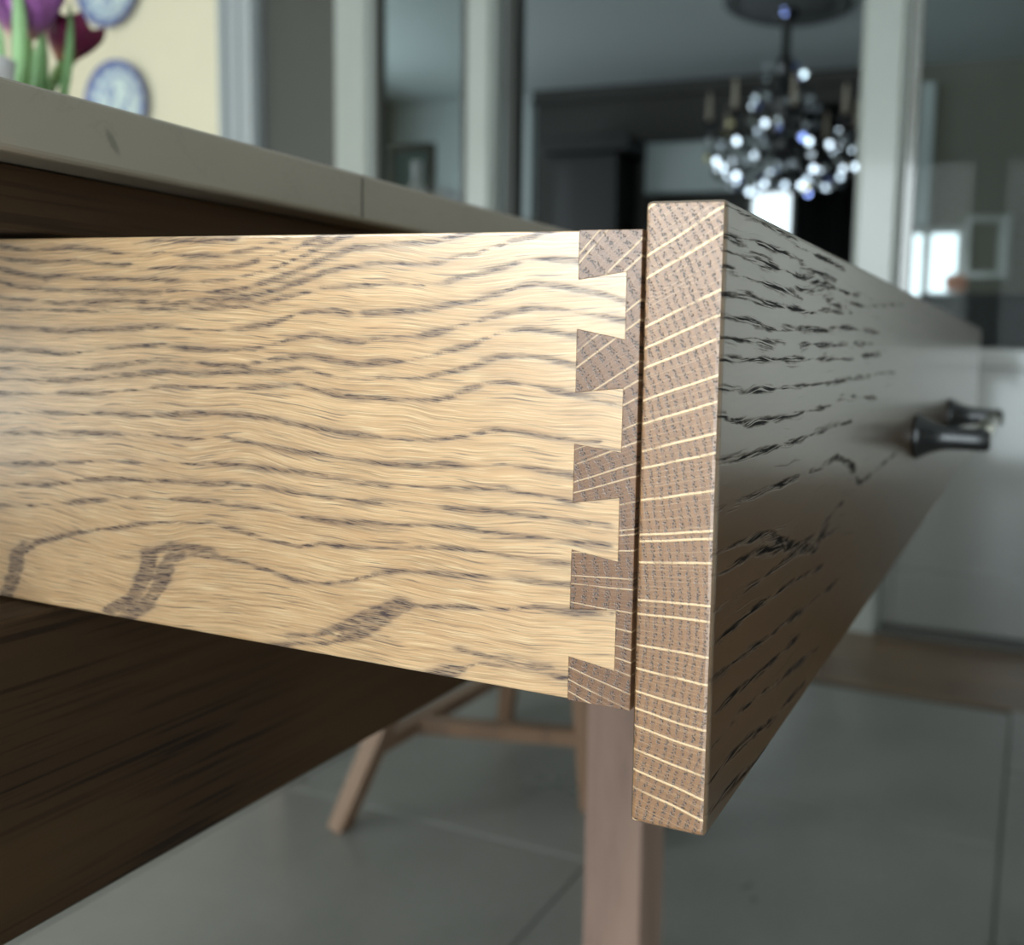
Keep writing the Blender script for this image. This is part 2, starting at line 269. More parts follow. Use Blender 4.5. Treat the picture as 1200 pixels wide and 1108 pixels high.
def oak_end(name, pith, light, dark, rayc, ray_n=34.0, ring_mm=2.4, cu='Y', rough=0.42, coat=0.9, stretch=1.0):
    """end grain: growth rings round a pith point, with pale rays fanning out of it"""
    t = NT(name); s = t.sep(t.obj())
    y = t.math('SUBTRACT', s[cu], pith[0]); z = t.math('MULTIPLY', t.math('SUBTRACT', s['Z'], pith[1]), stretch)
    r = t.math('SQRT', t.math('ADD', t.math('MULTIPLY', y, y), t.math('MULTIPLY', z, z)))
    ang = t.math('ARCTAN2', z, t.math('MULTIPLY', y, -1.0))
    wig = t.noise(t.comb(t.math('MULTIPLY', r, 60.0), t.math('MULTIPLY', ang, 6.0), 0.0), 1.0, 1.0)
    a2 = t.math('ADD', t.math('MULTIPLY', ang, ray_n), t.math('MULTIPLY', t.math('SUBTRACT', wig, 0.5), 0.15))
    # irregularly spaced rays: 1-D voronoi edges
    vor = t.n('ShaderNodeTexVoronoi', {'W': a2, 'Scale': 1.0, 'Randomness': 0.9}, voronoi_dimensions='1D', feature='F1').outputs['Distance']
    big = t.mr(vor, 0.025, 0.062, 1.0, 0.0)
    vor2 = t.n('ShaderNodeTexVoronoi', {'W': t.math('MULTIPLY', a2, 4.3), 'Scale': 1.0, 'Randomness': 1.0}, voronoi_dimensions='1D', feature='F1').outputs['Distance']
    small = t.math('MULTIPLY', t.mr(vor2, 0.03, 0.12, 1.0, 0.0), 0.18)
    fade = t.mr(t.noise(t.comb(t.math('MULTIPLY', r, 90.0), t.math('MULTIPLY', ang, 60.0), 4.0), 1.0, 1.0), 0.32, 0.5, 0.35, 1.0)
    ray = t.math('MULTIPLY', t.math('MAXIMUM', big, small), fade)
    rw = t.math('ADD', t.math('MULTIPLY', r, 1000.0 / ring_mm), t.math('MULTIPLY', t.noise(t.comb(t.math('MULTIPLY', ang, 9.0), r, 0.0), 1.0, 3.0), 1.3))
    fr = t.math('FRACT', rw)
    ew = t.mr(t.math('ABSOLUTE', t.math('SUBTRACT', fr, 0.5)), 0.12, 0.34, 1.0, 0.0)
    pv = t.n('ShaderNodeTexVoronoi', {'Vector': t.comb(t.math('MULTIPLY', s[cu], 1500.0), t.math('MULTIPLY', s['Z'], 1500.0), 0.0), 'Scale': 1.0, 'Randomness': 1.0}, voronoi_dimensions='2D', feature='F1')
    pk = t.math('GREATER_THAN', t.n('ShaderNodeSeparateColor', {0: pv.outputs['Color']}).outputs[0], 0.30)
    dots = t.math('MULTIPLY', t.math('MULTIPLY', t.mr(pv.outputs['Distance'], 0.20, 0.44, 1.0, 0.0), ew), pk)
    lw = t.math('MULTIPLY', t.noise(t.comb(t.math('MULTIPLY', s[cu], 2600.0), t.math('MULTIPLY', s['Z'], 2600.0), 0.0), 1.0, 3.0, 0.7), 1.0)
    patch = t.noise(t.comb(t.math('MULTIPLY', s[cu], 60.0), t.math('MULTIPLY', s['Z'], 25.0), 0.0), 1.0, 3.0)
    c = t.mix(t.mr(patch, 0.3, 0.7), tuple(x * 0.85 for x in light), tuple(x * 1.12 for x in light))
    c = t.mix(t.mr(lw, 0.35, 0.7), tuple(x * 0.72 for x in light), c)
    c = t.mix(t.math('MULTIPLY', ew, 0.50), c, dark)
    c = t.mix(dots, c, tuple(x * 0.12 for x in dark))
    c = t.mix(ray, c, rayc)
    h = t.math('ADD', t.math('SUBTRACT', 1.0, dots), t.math('ADD', t.math('MULTIPLY', ray, 0.35), t.math('MULTIPLY', lw, 0.35)))
    return t.bsdf(base=c, rough=rough, coat=coat, coat_ior=1.8, coat_rough=0.34, normal=t.bump(h, 0.55, 0.00045), coat_normal=t.bump(h, 0.35, 0.0004))

# ---------------------------------------------------------------- materials
m_side = oak_traced('oak_drawer_side', 'side')
m_front = oak_traced('oak_drawer_front', 'front')
m_end = oak_end('oak_end_grain_front', (0.185, 0.055), (0.34, 0.158, 0.062), (0.18, 0.09, 0.05), (0.78, 0.52, 0.28), 27.0, 2.35)
m_pin = oak_end('oak_end_grain_pins', (0.125, 0.062), (0.24, 0.105, 0.042), (0.15, 0.07, 0.04), (0.56, 0.36, 0.20), 22.0, 3.4, stretch=1.0)
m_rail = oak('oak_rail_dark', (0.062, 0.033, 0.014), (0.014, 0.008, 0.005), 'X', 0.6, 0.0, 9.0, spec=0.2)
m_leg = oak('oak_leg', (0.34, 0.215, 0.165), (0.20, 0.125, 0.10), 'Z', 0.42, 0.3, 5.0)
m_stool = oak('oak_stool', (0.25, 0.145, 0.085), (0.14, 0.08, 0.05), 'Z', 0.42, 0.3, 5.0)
m_inner = oak('oak_drawer_inside', (0.42, 0.28, 0.14), (0.2, 0.13, 0.08), 'X', 0.5, 0.1, 10.0)
m_white = paint('white_gloss_joinery', (0.32, 0.335, 0.31), 0.30, 0.3, 0.03, 0.02)
m_gloss = paint('white_gloss_door_paint', (0.17, 0.17, 0.155), 0.22, 1.0, 0.03, 0.01)
m_case = paint('grey_white_casing', (0.34, 0.36, 0.37), 0.35, 0.2, 0.03, 0.02)
m_cream = paint('cream_wall_paint', (0.66, 0.60, 0.45), 0.85, 0.0, 0.03, 0.08)
m_wall = paint('off_white_wall_paint', (0.82, 0.82, 0.78), 0.85, 0.0, 0.03, 0.08)
m_ceil = paint('ceiling_paint', (0.62, 0.66, 0.66), 0.9, 0.0, 0.02, 0.05)
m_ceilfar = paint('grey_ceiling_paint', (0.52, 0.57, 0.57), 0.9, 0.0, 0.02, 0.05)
m_taupe = paint('taupe_wall_paint', (0.17, 0.165, 0.135), 0.85, 0.0, 0.04, 0.06)
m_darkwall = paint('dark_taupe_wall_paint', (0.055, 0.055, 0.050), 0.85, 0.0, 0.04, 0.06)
m_greydoor = paint('grey_door_paint', (0.052, 0.052, 0.045), 0.5, 0.1, 0.05, 0.03)
m_black = paint('black_paint', (0.012, 0.012, 0.012), 0.5, 0.1, 0.2, 0.05)
m_blackfab = paint('black_fabric', (0.010, 0.010, 0.011), 0.9, 0.0, 0.2, 0.3)
m_sofa = paint('charcoal_fabric', (0.030, 0.032, 0.032), 0.9, 0.0, 0.25, 0.4)
m_blind = paint('grey_blind_fabric', (0.42, 0.47, 0.47), 0.8, 0.0, 0.05, 0.1)
m_blackmetal = paint('black_lacquered_metal', (0.005, 0.005, 0.006), 0.25, 0.35, 0.1, 0.02, metal=0.0)
m_nickel = paint('polished_nickel', (0.80, 0.76, 0.64), 0.16, 0.0, 0.02, 0.02, metal=1.0)
m_iron = paint('dark_bronze_metal', (0.03, 0.03, 0.03), 0.3, 0.2, 0.1, 0.05, metal=0.7)
m_candle = paint('ivory_candle_sleeve', (0.34, 0.30, 0.24), 0.6, 0.0, 0.05, 0.02)
m_crystal = paint('mirror_bright_crystal', (0.38, 0.42, 0.47), 0.05, 0.0, 0.03, 0.0, metal=1.0)
m_crystal2 = paint('smoky_blue_crystal', (0.22, 0.28, 0.62), 0.06, 0.0, 0.03, 0.0, metal=1.0)
m_crystal3 = paint('amber_crystal', (0.55, 0.5, 0.25), 0.08, 0.0, 0.03, 0.0, metal=1.0)
m_threshold = oak('oak_threshold', (0.15, 0.095, 0.055), (0.08, 0.05, 0.03), 'Y', 0.4, 0.2, 6.0)
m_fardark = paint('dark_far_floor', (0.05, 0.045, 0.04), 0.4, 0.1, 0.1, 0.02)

def stone_top():
    t = NT('pale_stone_worktop'); o = t.obj()
    n = t.noise(o, 6.0, 5.0, 0.6); v = t.noise(t.map(o, (3, 3, 3)), 3.0, 6.0, 0.7, 1.2)
    c = t.mix(n, (0.24, 0.205, 0.158), (0.30, 0.26, 0.205))
    c = t.mix(t.math('MULTIPLY', t.mr(t.math('ABSOLUTE', t.math('SUBTRACT', v, 0.5)), 0.0, 0.012, 1.0, 0.0), 0.12), c, (0.12, 0.10, 0.08))
    # a small chip in the front edge
    s = t.sep(o); dx = t.math('SUBTRACT', s['X'], 0.0115); dz = t.math('SUBTRACT', s['Z'], 0.892)
    dd = t.math('SQRT', t.math('ADD', t.math('MULTIPLY', dx, dx), t.math('MULTIPLY', t.math('ADD', dz, t.math('MULTIPLY', dx, 1.2)), t.math('ADD', dz, t.math('MULTIPLY', dx, 1.2)))))
    c = t.mix(t.math('MULTIPLY', t.mr(dd, 0.001, 0.0035, 1.0, 0.0), 0.6), c, (0.09, 0.08, 0.06))
    return t.bsdf(base=c, rough=0.35, coat=0.2, coat_rough=0.2)
m_stone = stone_top()

def tile_mat():
    t = NT('grey_stone_tile'); o = t.n('ShaderNodeNewGeometry').outputs['Position']
    rnd = t.n('ShaderNodeObjectInfo').outputs['Random']
    n = t.noise(o, 2.2, 5.0, 0.6); f = t.noise(o, 60.0, 3.0)
    c = t.mix(t.mr(n, 0.3, 0.7), (0.145, 0.142, 0.128), (0.22, 0.215, 0.20))
    c = t.mix(t.math('MULTIPLY', rnd, 0.35), c, (0.21, 0.205, 0.185))
    c = t.mix(t.math('MULTIPLY', f, 0.2), c, (0.3, 0.3, 0.29))
    return t.bsdf(base=c, rough=t.mr(n, 0.2, 0.8, 0.24, 0.40), spec=0.5, normal=t.bump(f, 0.05, 0.001))
m_tile = tile_mat()
m_grout = paint('grout', (0.09, 0.09, 0.08), 0.9)

def glass_mat():
    t = NT('clear_glass')
    fr = t.n('ShaderNodeFresnel', {'IOR': 1.5}).outputs[0]
    a = t.n('ShaderNodeBsdfTransparent', {'Color': (0.93, 0.96, 0.95)}); b = t.n('ShaderNodeBsdfGlossy', {'Color': (1, 1, 1), 'Roughness': 0.02})
    mx = t.n('ShaderNodeMixShader', {0: t.math('MULTIPLY', fr, 0.08, clamp=True), 1: a.outputs[0], 2: b.outputs[0]})
    t.t.links.new(mx.outputs[0], t.out.inputs[0]); return t.m
m_glass = glass_mat()

# ---------------------------------------------------------------- the rooms
XD = 2.456          # the glazed partition between kitchen and dining room
boxf = struct('floor', -1.5, 2.456, -2.3, 4.5, -0.05, -0.008, m_grout)
bm = bmesh.new(); box(bm, 0.0015, 0.6185, 0.0015, 0.6185, -0.008, 0.0, 0.002, 1)
first = None; nx = 0
for k in range(-3, 8):
    y0 = -0.067 + 0.62 * k
    off = 1.04 + (0.31 if k % 2 == 0 else 0.0)
    for i in range(-7, 3):
        x0 = off + 0.62 * i
        if x0 + 0.62 < -1.32 or x0 > 1.99 or y0 > 4.35: continue
        xe = min(x0 + 0.62, 2.0); xs = max(x0, -1.35)
        if xe - xs < 0.03: continue
        if abs((xe - xs) - 0.62) < 1e-6:
            if first is None: first = link('tile', bm, m_tile, boxf, loc=(x0, y0, 0))
            else: again(first, boxf, (x0, y0, 0))
        else:
            b2 = bmesh.new(); box(b2, 0.0015, xe - xs - 0.0015, 0.0015, 0.6185, -0.008, 0.0, 0.002, 1); link('tile', b2, m_tile, boxf, loc=(xs, y0, 0))
# oak threshold boards in front of the partition
for i in range(3):
    for j in range(5):
        x0 = 2.003 + i * 0.151; y0 = -2.2 + j * 1.32 + i * 0.1
        boxo('board', x0, x0 + 0.149, y0 if j else -2.2, y0 + 1.317 if j < 4 else 4.4, -0.008, 0.0, m_threshold, boxf, 0.002, 1)
ft = struct('floor', 2.456, 6.0, -2.3, 4.8, -0.05, 0.0, m_fardark)
struct('ceiling', -1.5, 2.52, -2.3, 4.5, 2.62, 2.72, m_ceil)
struct('ceiling', 2.52, 6.0, -2.3, 4.8, 2.62, 2.72, m_ceilfar)
# kitchen walls, with openings for the two windows
def wall_open(name, axis, pos, th, a0, a1, z0, z1, oa0, oa1, oz0, oz1, mat):
    bm = bmesh.new()
    for (p, q, r, s) in ((a0, oa0, z0, z1), (oa1, a1, z0, z1), (oa0, oa1, z0, oz0), (oa0, oa1, oz1, z1)):
        if q - p < 0.001 or s - r < 0.001: continue
        if axis == 'X': box(bm, min(pos, pos + th), max(pos, pos + th), p, q, r, s)
        else: box(bm, p, q, min(pos, pos + th), max(pos, pos + th), r, s)
    o = link(name, bm, mat); o['kind'] = 'structure'; return o
def window(name, axis, pos, th, a0, a1, z0, z1, mat, nm=1, fw=0.05, nh=0):
    """frame, mullions and a glass pane filling an opening"""
    bm = bmesh.new()
    def b(p, q, r, s, t=th):
        if axis == 'X': box(bm, min(pos, pos + t), max(pos, pos + t), p, q, r, s, 0.004, 1)
        else: box(bm, p, q, min(pos, pos + t), max(pos, pos + t), r, s, 0.004, 1)
    b(a0, a0 + fw, z0, z1); b(a1 - fw, a1, z0, z1); b(a0 + fw, a1 - fw, z0, z0 + fw); b(a0 + fw, a1 - fw, z1 - fw, z1)
    for k in range(nm):
        c = a0 + (a1 - a0) * (k + 1) / (nm + 1); b(c - 0.025, c + 0.025, z0 + fw, z1 - fw)
    for k in range(nh):
        c = z0 + (z1 - z0) * (k + 1) / (nh + 1); b(a0 + fw, a1 - fw, c - 0.015, c + 0.015)
    o = link(name, bm, mat); o['kind'] = 'structure'
    p = pos + th * 0.5
    if axis == 'X': boxo('window_pane', p - 0.002, p + 0.002, a0 + fw * .5, a1 - fw * .5, z0 + fw * .5, z1 - fw * .5, m_glass, o)
    else: boxo('window_pane', a0 + fw * .5, a1 - fw * .5, p - 0.002, p + 0.002, z0 + fw * .5, z1 - fw * .5, m_glass, o)
    return o
wall_open('wall_back', 'X', -1.35, -0.15, 0.30, 2.33, 0, 2.62, 0.36, 2.22, 0.84, 2.18, m_wall)
wall_open('wall_back', 'X', -1.35, -0.15, -2.3, 0.30, 0, 2.62, -0.74, 0.24, 0.09, 2.19, m_wall)
wall_open('wall_back', 'X', -1.35, -0.15, 2.33, 4.4, 0, 2.62, 2.73, 4.23, 0.09, 2.19, m_wall)
window('window_1', 'X', -1.36, -0.03, 0.36, 2.22, 0.84, 2.18, m_white, 1)
window('window_6', 'X', -1.36, -0.03, -0.74, 0.24, 0.09, 2.19, m_white, 0)
struct('wall_left', -1.5, 2.52, 4.4, 4.55, 0, 2.62, m_cream)
window('window_2', 'X', -1.36, -0.03, 2.73, 4.23, 0.09, 2.19, m_white, 1)
struct('wall_right', -1.4, 2.52, -2.3, -2.2, 0, 2.62, m_wall)

# ---- partition: wall piece, casings, stiles and glazed leaves, from left to right as seen
pw = struct('wall_front', XD, XD + 0.10, 2.83, 4.4, 0, 2.62, m_cream)
def prism_y(bm, prof, z0, z1):
    """vertical moulding: profile list of (x, y) extruded in z"""
    a = [bm.verts.new((x, y, z0)) for x, y in prof]; b = [bm.verts.new((x, y, z1)) for x, y in prof]; n = len(prof)
    for i in range(n): bm.faces.new((a[i], a[(i+1) % n], b[(i+1) % n], b[i]))
    bm.faces.new(a[::-1]); bm.faces.new(b)
def casing(name, y0, y1, mat, z1=2.62):
    w = y1 - y0; X = XD
    prof = [(X + 0.1, y0), (X - 0.005, y0), (X - 0.022, y0 + w * .05), (X - 0.022, y0 + w * .16), (X - 0.012, y0 + w * .20), (X - 0.012, y0 + w * .42),
            (X - 0.024, y0 + w * .47), (X - 0.024, y0 + w * .56), (X - 0.014, y0 + w * .60), (X - 0.014, y0 + w * .78), (X - 0.034, y0 + w * .84), (X - 0.036, y0 + w * .97), (X - 0.02, y1), (X + 0.1, y1)]
    bm = bmesh.new(); prism_y(bm, prof, 0.0, z1); o = link(name, bm, mat); o['kind'] = 'structure'; return o
casing('trim_1', 2.675, 2.83, m_case)
gd = struct('wall_front', XD + 0.03, XD + 0.09, 2.326, 2.675, 0, 2.62, m_greydoor)
def stile(name, y0, y1):
    bm = bmesh.new()
    prism_y(bm, [(XD + 0.06, y0), (XD + 0.01, y0), (XD, y0 + 0.012), (XD - 0.012, y0 + 0.018), (XD - 0.012, y1 - 0.018), (XD, y1 - 0.012), (XD + 0.01, y1), (XD + 0.06, y1)], 0.0, 2.62)
    o = link(name, bm, m_white); o['kind'] = 'structure'; return o
stile('trim_2', 2.161, 2.326)
# narrow glazed leaf between two stiles
def leaf(name, y0, y1, zp, z1, sw, handle=False, dark=m_white):
    X0, X1 = XD + 0.012, XD + 0.052
    bm = bmesh.new()
    box(bm, X0, X1, y0, y0 + sw, 0.03, z1, 0.003, 1); box(bm, X0, X1, y1 - sw, y1, 0.03, z1, 0.003, 1)
    box(bm, X0, X1, y0 + sw, y1 - sw, z1 - 0.09, z1, 0.003, 1)
    box(bm, X0, X1, y0 + sw, y1 - sw, zp - 0.055, zp, 0.003, 1)
    box(bm, X0, X1, y0 + sw, y1 - sw, 0.03, 0.20, 0.003, 1)
    o = link(name, bm, dark); o['kind'] = 'structure'
    boxo('door_panel', X0 + 0.014, X1 - 0.012, y0 + sw - .004, y1 - sw + .004, 0.195, zp - 0.05, dark, o, 0.004, 1)
    boxo('door_glass', X0 + 0.018, X0 + 0.022, y0 + sw - .004, y1 - sw + .004, zp - 0.004, z1 - 0.085, m_glass, o)
    return o
leaf('door_1', 1.785, 2.158, 0.852, 2.60, 0.018, dark=m_greydoor)
stile('trim_3', 1.665, 1.78)
# dark reveal of the folded-back door behind the stile
struct('trim_4', XD + 0.062, XD + 0.13, 1.630, 1.66, 0, 2.62, m_greydoor)
stile('trim_5', 0.317, 0.451)
leaf('door_2', -0.36, 0.314, 0.852, 2.60, 0.030, dark=m_gloss)
stile('trim_6', -0.50, -0.363)
struct('wall_front', XD, XD + 0.10, -2.2, -0.50, 0, 2.62, m_wall)
struct('trim_7', XD - 0.012, XD + 0.10, -0.362, 0.316, 0, 0.028, m_greydoor)

# ---- dining room shell
XF = 5.75
bm = bmesh.new()
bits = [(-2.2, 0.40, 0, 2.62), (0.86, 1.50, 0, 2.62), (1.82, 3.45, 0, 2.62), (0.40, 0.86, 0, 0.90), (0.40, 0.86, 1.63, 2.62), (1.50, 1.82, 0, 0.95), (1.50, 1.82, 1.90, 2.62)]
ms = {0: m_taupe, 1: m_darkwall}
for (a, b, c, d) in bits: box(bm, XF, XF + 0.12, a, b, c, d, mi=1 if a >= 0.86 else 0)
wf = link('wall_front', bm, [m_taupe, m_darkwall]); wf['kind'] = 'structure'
struct('wall_front', XF, XF + 0.12, 3.45, 4.7, 0, 2.62, m_ceilfar)
struct('trim_8', XF - 0.03, XF, 3.475, 3.67, 0, 2.56, m_ceilfar)
struct('trim_9', XF - 0.05, XF, 0.62, 0.82, 1.64, 2.50, m_ceilfar)
wall_open('wall_left', 'Y', 4.7, 0.1, 2.52, 5.87, 0, 2.62, 3.28, 4.92, 0.88, 2.22, m_taupe)
window('added_window_5', 'Y', 4.72, 0.03, 3.28, 4.92, 0.88, 2.22, m_white, 1)  # unseen window added to carry the dining room fill light
struct('wall_right', 2.52, 5.87, -2.3, -2.2, 0, 2.62, m_taupe)
struct('trim_10', XF - 0.06, XF, 0.86, 3.45, 2.53, 2.62, m_darkwall)
window('window_3', 'X', XF + 0.02, 0.05, 1.50, 1.82, 0.95, 1.90, m_white, 0, 0.03)
window('window_4', 'X', XF + 0.02, 0.05, 0.40, 0.86, 0.90, 1.63, m_white, 1, 0.04)

# ---------------------------------------------------------------- the island table
isl = empty('kitchen_table', (0, 0, 0), 'long oak kitchen table with thick pale stone worktop, its drawer pulled open', 'table')
YA = 0.245
bm = bmesh.new(); box(bm, -0.42, 1.16, 0.2247, 1.32, 0.8820, 0.9042, 0.0022, 3); link('worktop', bm, m_stone, isl)
boxo('worktop_joint', 0.1332, 0.1345, 0.22462, 0.30, 0.8840, 0.9022, paint('joint_resin', (0.09, 0.08, 0.06), 0.5), isl)
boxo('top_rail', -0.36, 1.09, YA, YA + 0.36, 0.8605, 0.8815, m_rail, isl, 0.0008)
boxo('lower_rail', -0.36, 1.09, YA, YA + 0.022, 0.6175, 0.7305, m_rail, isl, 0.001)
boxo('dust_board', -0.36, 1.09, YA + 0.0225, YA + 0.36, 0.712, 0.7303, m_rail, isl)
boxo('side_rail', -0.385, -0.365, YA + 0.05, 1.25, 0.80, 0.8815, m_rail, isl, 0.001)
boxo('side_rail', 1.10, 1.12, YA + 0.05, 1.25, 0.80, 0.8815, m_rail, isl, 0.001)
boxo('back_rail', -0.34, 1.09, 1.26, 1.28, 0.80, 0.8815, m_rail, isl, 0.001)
legd = boxo('leg', -0.03, 0.03, -0.03, 0.03, 0.0, 0.6170, m_leg, isl, 0.003)
legd.location = (0.567, YA + 0.032, 0)
for (lx, ly, h) in ((-0.375, YA + 0.03, .8815), (-0.375, 1.25, .8815), (1.115, 1.25, .8815), (1.115, 0.515, .8815)):
    b = boxo('leg', -0.028, 0.028, -0.028, 0.028, 0.0, h, m_leg, isl, 0.003); b.location = (lx, ly, 0)

# ---------------------------------------------------------------- the open drawer
ZB = 0.70
dr = empty('drawer', (0, 0, ZB), 'oak drawer pulled out, dovetailed pale side with brown end grain front', 'drawer')
W, H, T = 1.087, 0.166, 0.022
bm = bmesh.new(); box(bm, 0, W, 0, T, 0, H, 0.0016, 3)
for f in bm.faces:
    f.material_index = 1 if abs(f.normal.x) > 0.75 else 0
xs = [0.004 + i * 0.004 for i in range(50)] + [0.204 + i * 0.009 for i in range(40)] + [0.58 + 0.03 * i for i in range(17)]
for x in xs: bmesh.ops.bisect_plane(bm, geom=bm.verts[:] + bm.edges[:] + bm.faces[:], plane_co=(x, 0, 0), plane_no=(1, 0, 0))
for i in range(90):
    z = 0.002 + i * 0.0018
    bmesh.ops.bisect_plane(bm, geom=bm.verts[:] + bm.edges[:] + bm.faces[:], plane_co=(0, 0, z), plane_no=(0, 0, 1))
fp = link('front_panel', bm, [m_front, m_end], dr); add_grain_attr(fp, FRONT_LINES, 0, 2, 0.16)
fp['label'] = 'thick brown front board with end grain at its edge'
# pins of the half-blind dovetails (y, z in mm): left top, left bottom, right bottom, right top
PINS = [((40.3, 158.8), (40.6, 145.9), (26.7, 148.1), (26.7, 158.8)),
        ((40.8, 133.0), (40.8, 116.1), (26.9, 117.9), (26.7, 130.6)),
        ((40.9, 102.3), (41.0, 86.4), (27.2, 88.8), (27.0, 100.9)),
        ((41.1, 73.4), (41.3, 56.9), (27.4, 58.3), (27.2, 71.6)),
        ((41.4, 43.5), (41.5, 31.1), (27.6, 31.1), (27.5, 41.6))]
DZ = 0.0128
def comb_prism(name, pts, x0, x1, mat, parent, bev=0.00018):
    bm = bmesh.new(); a = [bm.verts.new((x0, y * .001, z * .001)) for y, z in pts]; b = [bm.verts.new((x1, y * .001, z * .001)) for y, z in pts]
    n = len(pts); bm.faces.new(a); bm.faces.new(b[::-1])
    for i in range(n): bm.faces.new((a[i], b[i], b[(i+1) % n], a[(i+1) % n]))
    return bm
g = 0.06
# side board outline with tails between the pins
side = [(430, 158.7), (PINS[0][0][0] + 0.0, 158.7)]
side = [(430, 31.3), (430, 158.7)]
for i, (lt, lb, rb, rt) in enumerate(PINS):
    if i == 0: side += [(lb[0] + g, 158.7), (lb[0] + g, lb[1] - g), (rb[0] + g, rb[1] - g)]
    elif i < 4: side += [(rt[0] + g, rt[1] + g), (lt[0] + g, lt[1] + g), (lb[0] + g, lb[1] - g), (rb[0] + g, rb[1] - g)]
    else: side += [(rt[0] + g, rt[1] + g), (lt[0] + g, lt[1] + g), (lb[0] + g, 31.3)]
bm = comb_prism('side_panel', side, 0.0, 0.0125, m_side, dr)
bmesh.ops.recalc_face_normals(bm, faces=bm.faces[:])
edges = [e for e in bm.edges if abs(e.verts[0].co.x) < 1e-6 and abs(e.verts[1].co.x) < 1e-6]
long_e = [e for e in edges if abs(e.verts[0].co.y - e.verts[1].co.y) > 0.3]
bmesh.ops.bevel(bm, geom=long_e, offset=0.0008, segments=3, affect='EDGES', profile=0.5)
bmesh.ops.triangulate(bm, faces=[f for f in bm.faces if len(f.verts) > 4], quad_method='BEAUTY', ngon_method='BEAUTY')
for i in range(205):
    y = 0.0285 + i * 0.00125
    bmesh.ops.bisect_plane(bm, geom=bm.verts[:] + bm.edges[:] + bm.faces[:], plane_co=(0, y, 0), plane_no=(0, 1, 0))
for i in range(105):
    z = 0.0325 + i * 0.0012
    gm = [f for f in bm.faces if f.calc_center_median().y < 0.29]
    ge = {e for f in gm for e in f.edges}; gv = {v for f in gm for v in f.verts}
    bmesh.ops.bisect_plane(bm, geom=list(gv) + list(ge) + gm, plane_co=(0, 0, z), plane_no=(0, 0, 1))
sp = link('side_panel', bm, m_side, dr); add_grain_attr(sp, SIDE_LINES, 1, 2, 0.42, thick=0.9)
sp['label'] = 'pale long-grain drawer side with dark growth rings'
# inner front with its end-grain pins
inner = [(22.7, 31.2), (22.5, 158.8)]
for i, (lt, lb, rb, rt) in enumerate(PINS):
    if i == 0: inner += [(lb[0], 158.8), lb, rb]
    elif i < 4: inner += [rt, lt, lb, rb]
    else: inner += [rt, lt, (lb[0], 31.2)]
bm = comb_prism('inner_front', inner, -0.00006, 0.0125, m_pin, dr)
bmesh.ops.recalc_face_normals(bm, faces=bm.faces[:])
bmesh.ops.bevel(bm, geom=[e for e in bm.edges if e.verts[0].co.x < 0 and e.verts[1].co.x < 0], offset=0.00012, segments=1, affect='EDGES')
box(bm, 0.0126, W - 0.022, 0.0226, 0.0408, 0.0312, 0.1588, 0.0005, 1)
ip = link('inner_front', bm, m_pin, dr); ip['label'] = 'brown end-grain dovetail pins'
boxo('side_panel', W - 0.0215, W - 0.009, 0.041, 0.43, 0.0313, 0.1587, m_inner, dr, 0.0006)
boxo('back_panel', 0.0127, W - 0.0217, 0.415, 0.43, 0.0313, 0.150, m_inner, dr, 0.0006)
boxo('bottom_panel', 0.0127, W - 0.0217, 0.041, 0.4148, 0.040, 0.047, m_inner, dr)
# bar handle on two flared posts
HZ = 0.0745
hb = bmesh.new()
lathe(hb, [(0.0, 0.406), (0.0050, 0.406), (0.0062, 0.409), (0.0062, 0.653), (0.0050, 0.656), (0.0, 0.656)], 24, (0, -0.0405, HZ), 'X')
h2 = link('handle', hb, m_nickel, dr); h2['label'] = 'polished nickel handle bar'
hd = bmesh.new()
lathe(hd, [(0.0, 0.0), (0.0148, 0.0), (0.0152, -0.0025), (0.0140, -0.005), (0.0112, -0.010), (0.0090, -0.016), (0.0078, -0.022), (0.0074, -0.030), (0.0074, -0.046), (0.0060, -0.0485), (0.0, -0.049)], 28, (0, 0, 0), 'Y')
h1 = link('handle_post', hd, m_blackmetal, h2, loc=(0.406, 0, HZ)); h1['label'] = 'black flared post'; again(h1, h2, loc=(0.650, 0, HZ))
# ---------------------------------------------------------------- three-legged stool under the table
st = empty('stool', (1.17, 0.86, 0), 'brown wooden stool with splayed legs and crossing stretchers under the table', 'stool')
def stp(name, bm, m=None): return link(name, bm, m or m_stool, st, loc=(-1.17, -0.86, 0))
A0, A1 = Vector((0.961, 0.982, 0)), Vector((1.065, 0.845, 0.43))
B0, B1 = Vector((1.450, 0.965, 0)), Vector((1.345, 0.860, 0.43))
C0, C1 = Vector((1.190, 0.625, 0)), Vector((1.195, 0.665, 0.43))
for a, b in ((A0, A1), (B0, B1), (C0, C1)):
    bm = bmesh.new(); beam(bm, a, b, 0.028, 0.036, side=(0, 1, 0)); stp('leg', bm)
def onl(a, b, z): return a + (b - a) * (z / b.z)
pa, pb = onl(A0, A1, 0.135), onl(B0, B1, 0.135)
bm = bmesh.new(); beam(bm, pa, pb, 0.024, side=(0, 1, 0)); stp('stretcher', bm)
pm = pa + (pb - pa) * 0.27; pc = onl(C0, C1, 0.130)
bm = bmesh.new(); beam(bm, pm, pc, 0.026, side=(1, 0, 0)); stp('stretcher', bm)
bm = bmesh.new(); lathe(bm, [(0.0, 0.428), (0.185, 0.428), (0.20, 0.436), (0.20, 0.452), (0.185, 0.462), (0.10, 0.458), (0.0, 0.456)], 40, (1.20, 0.82, 0)); stp('seat', bm)

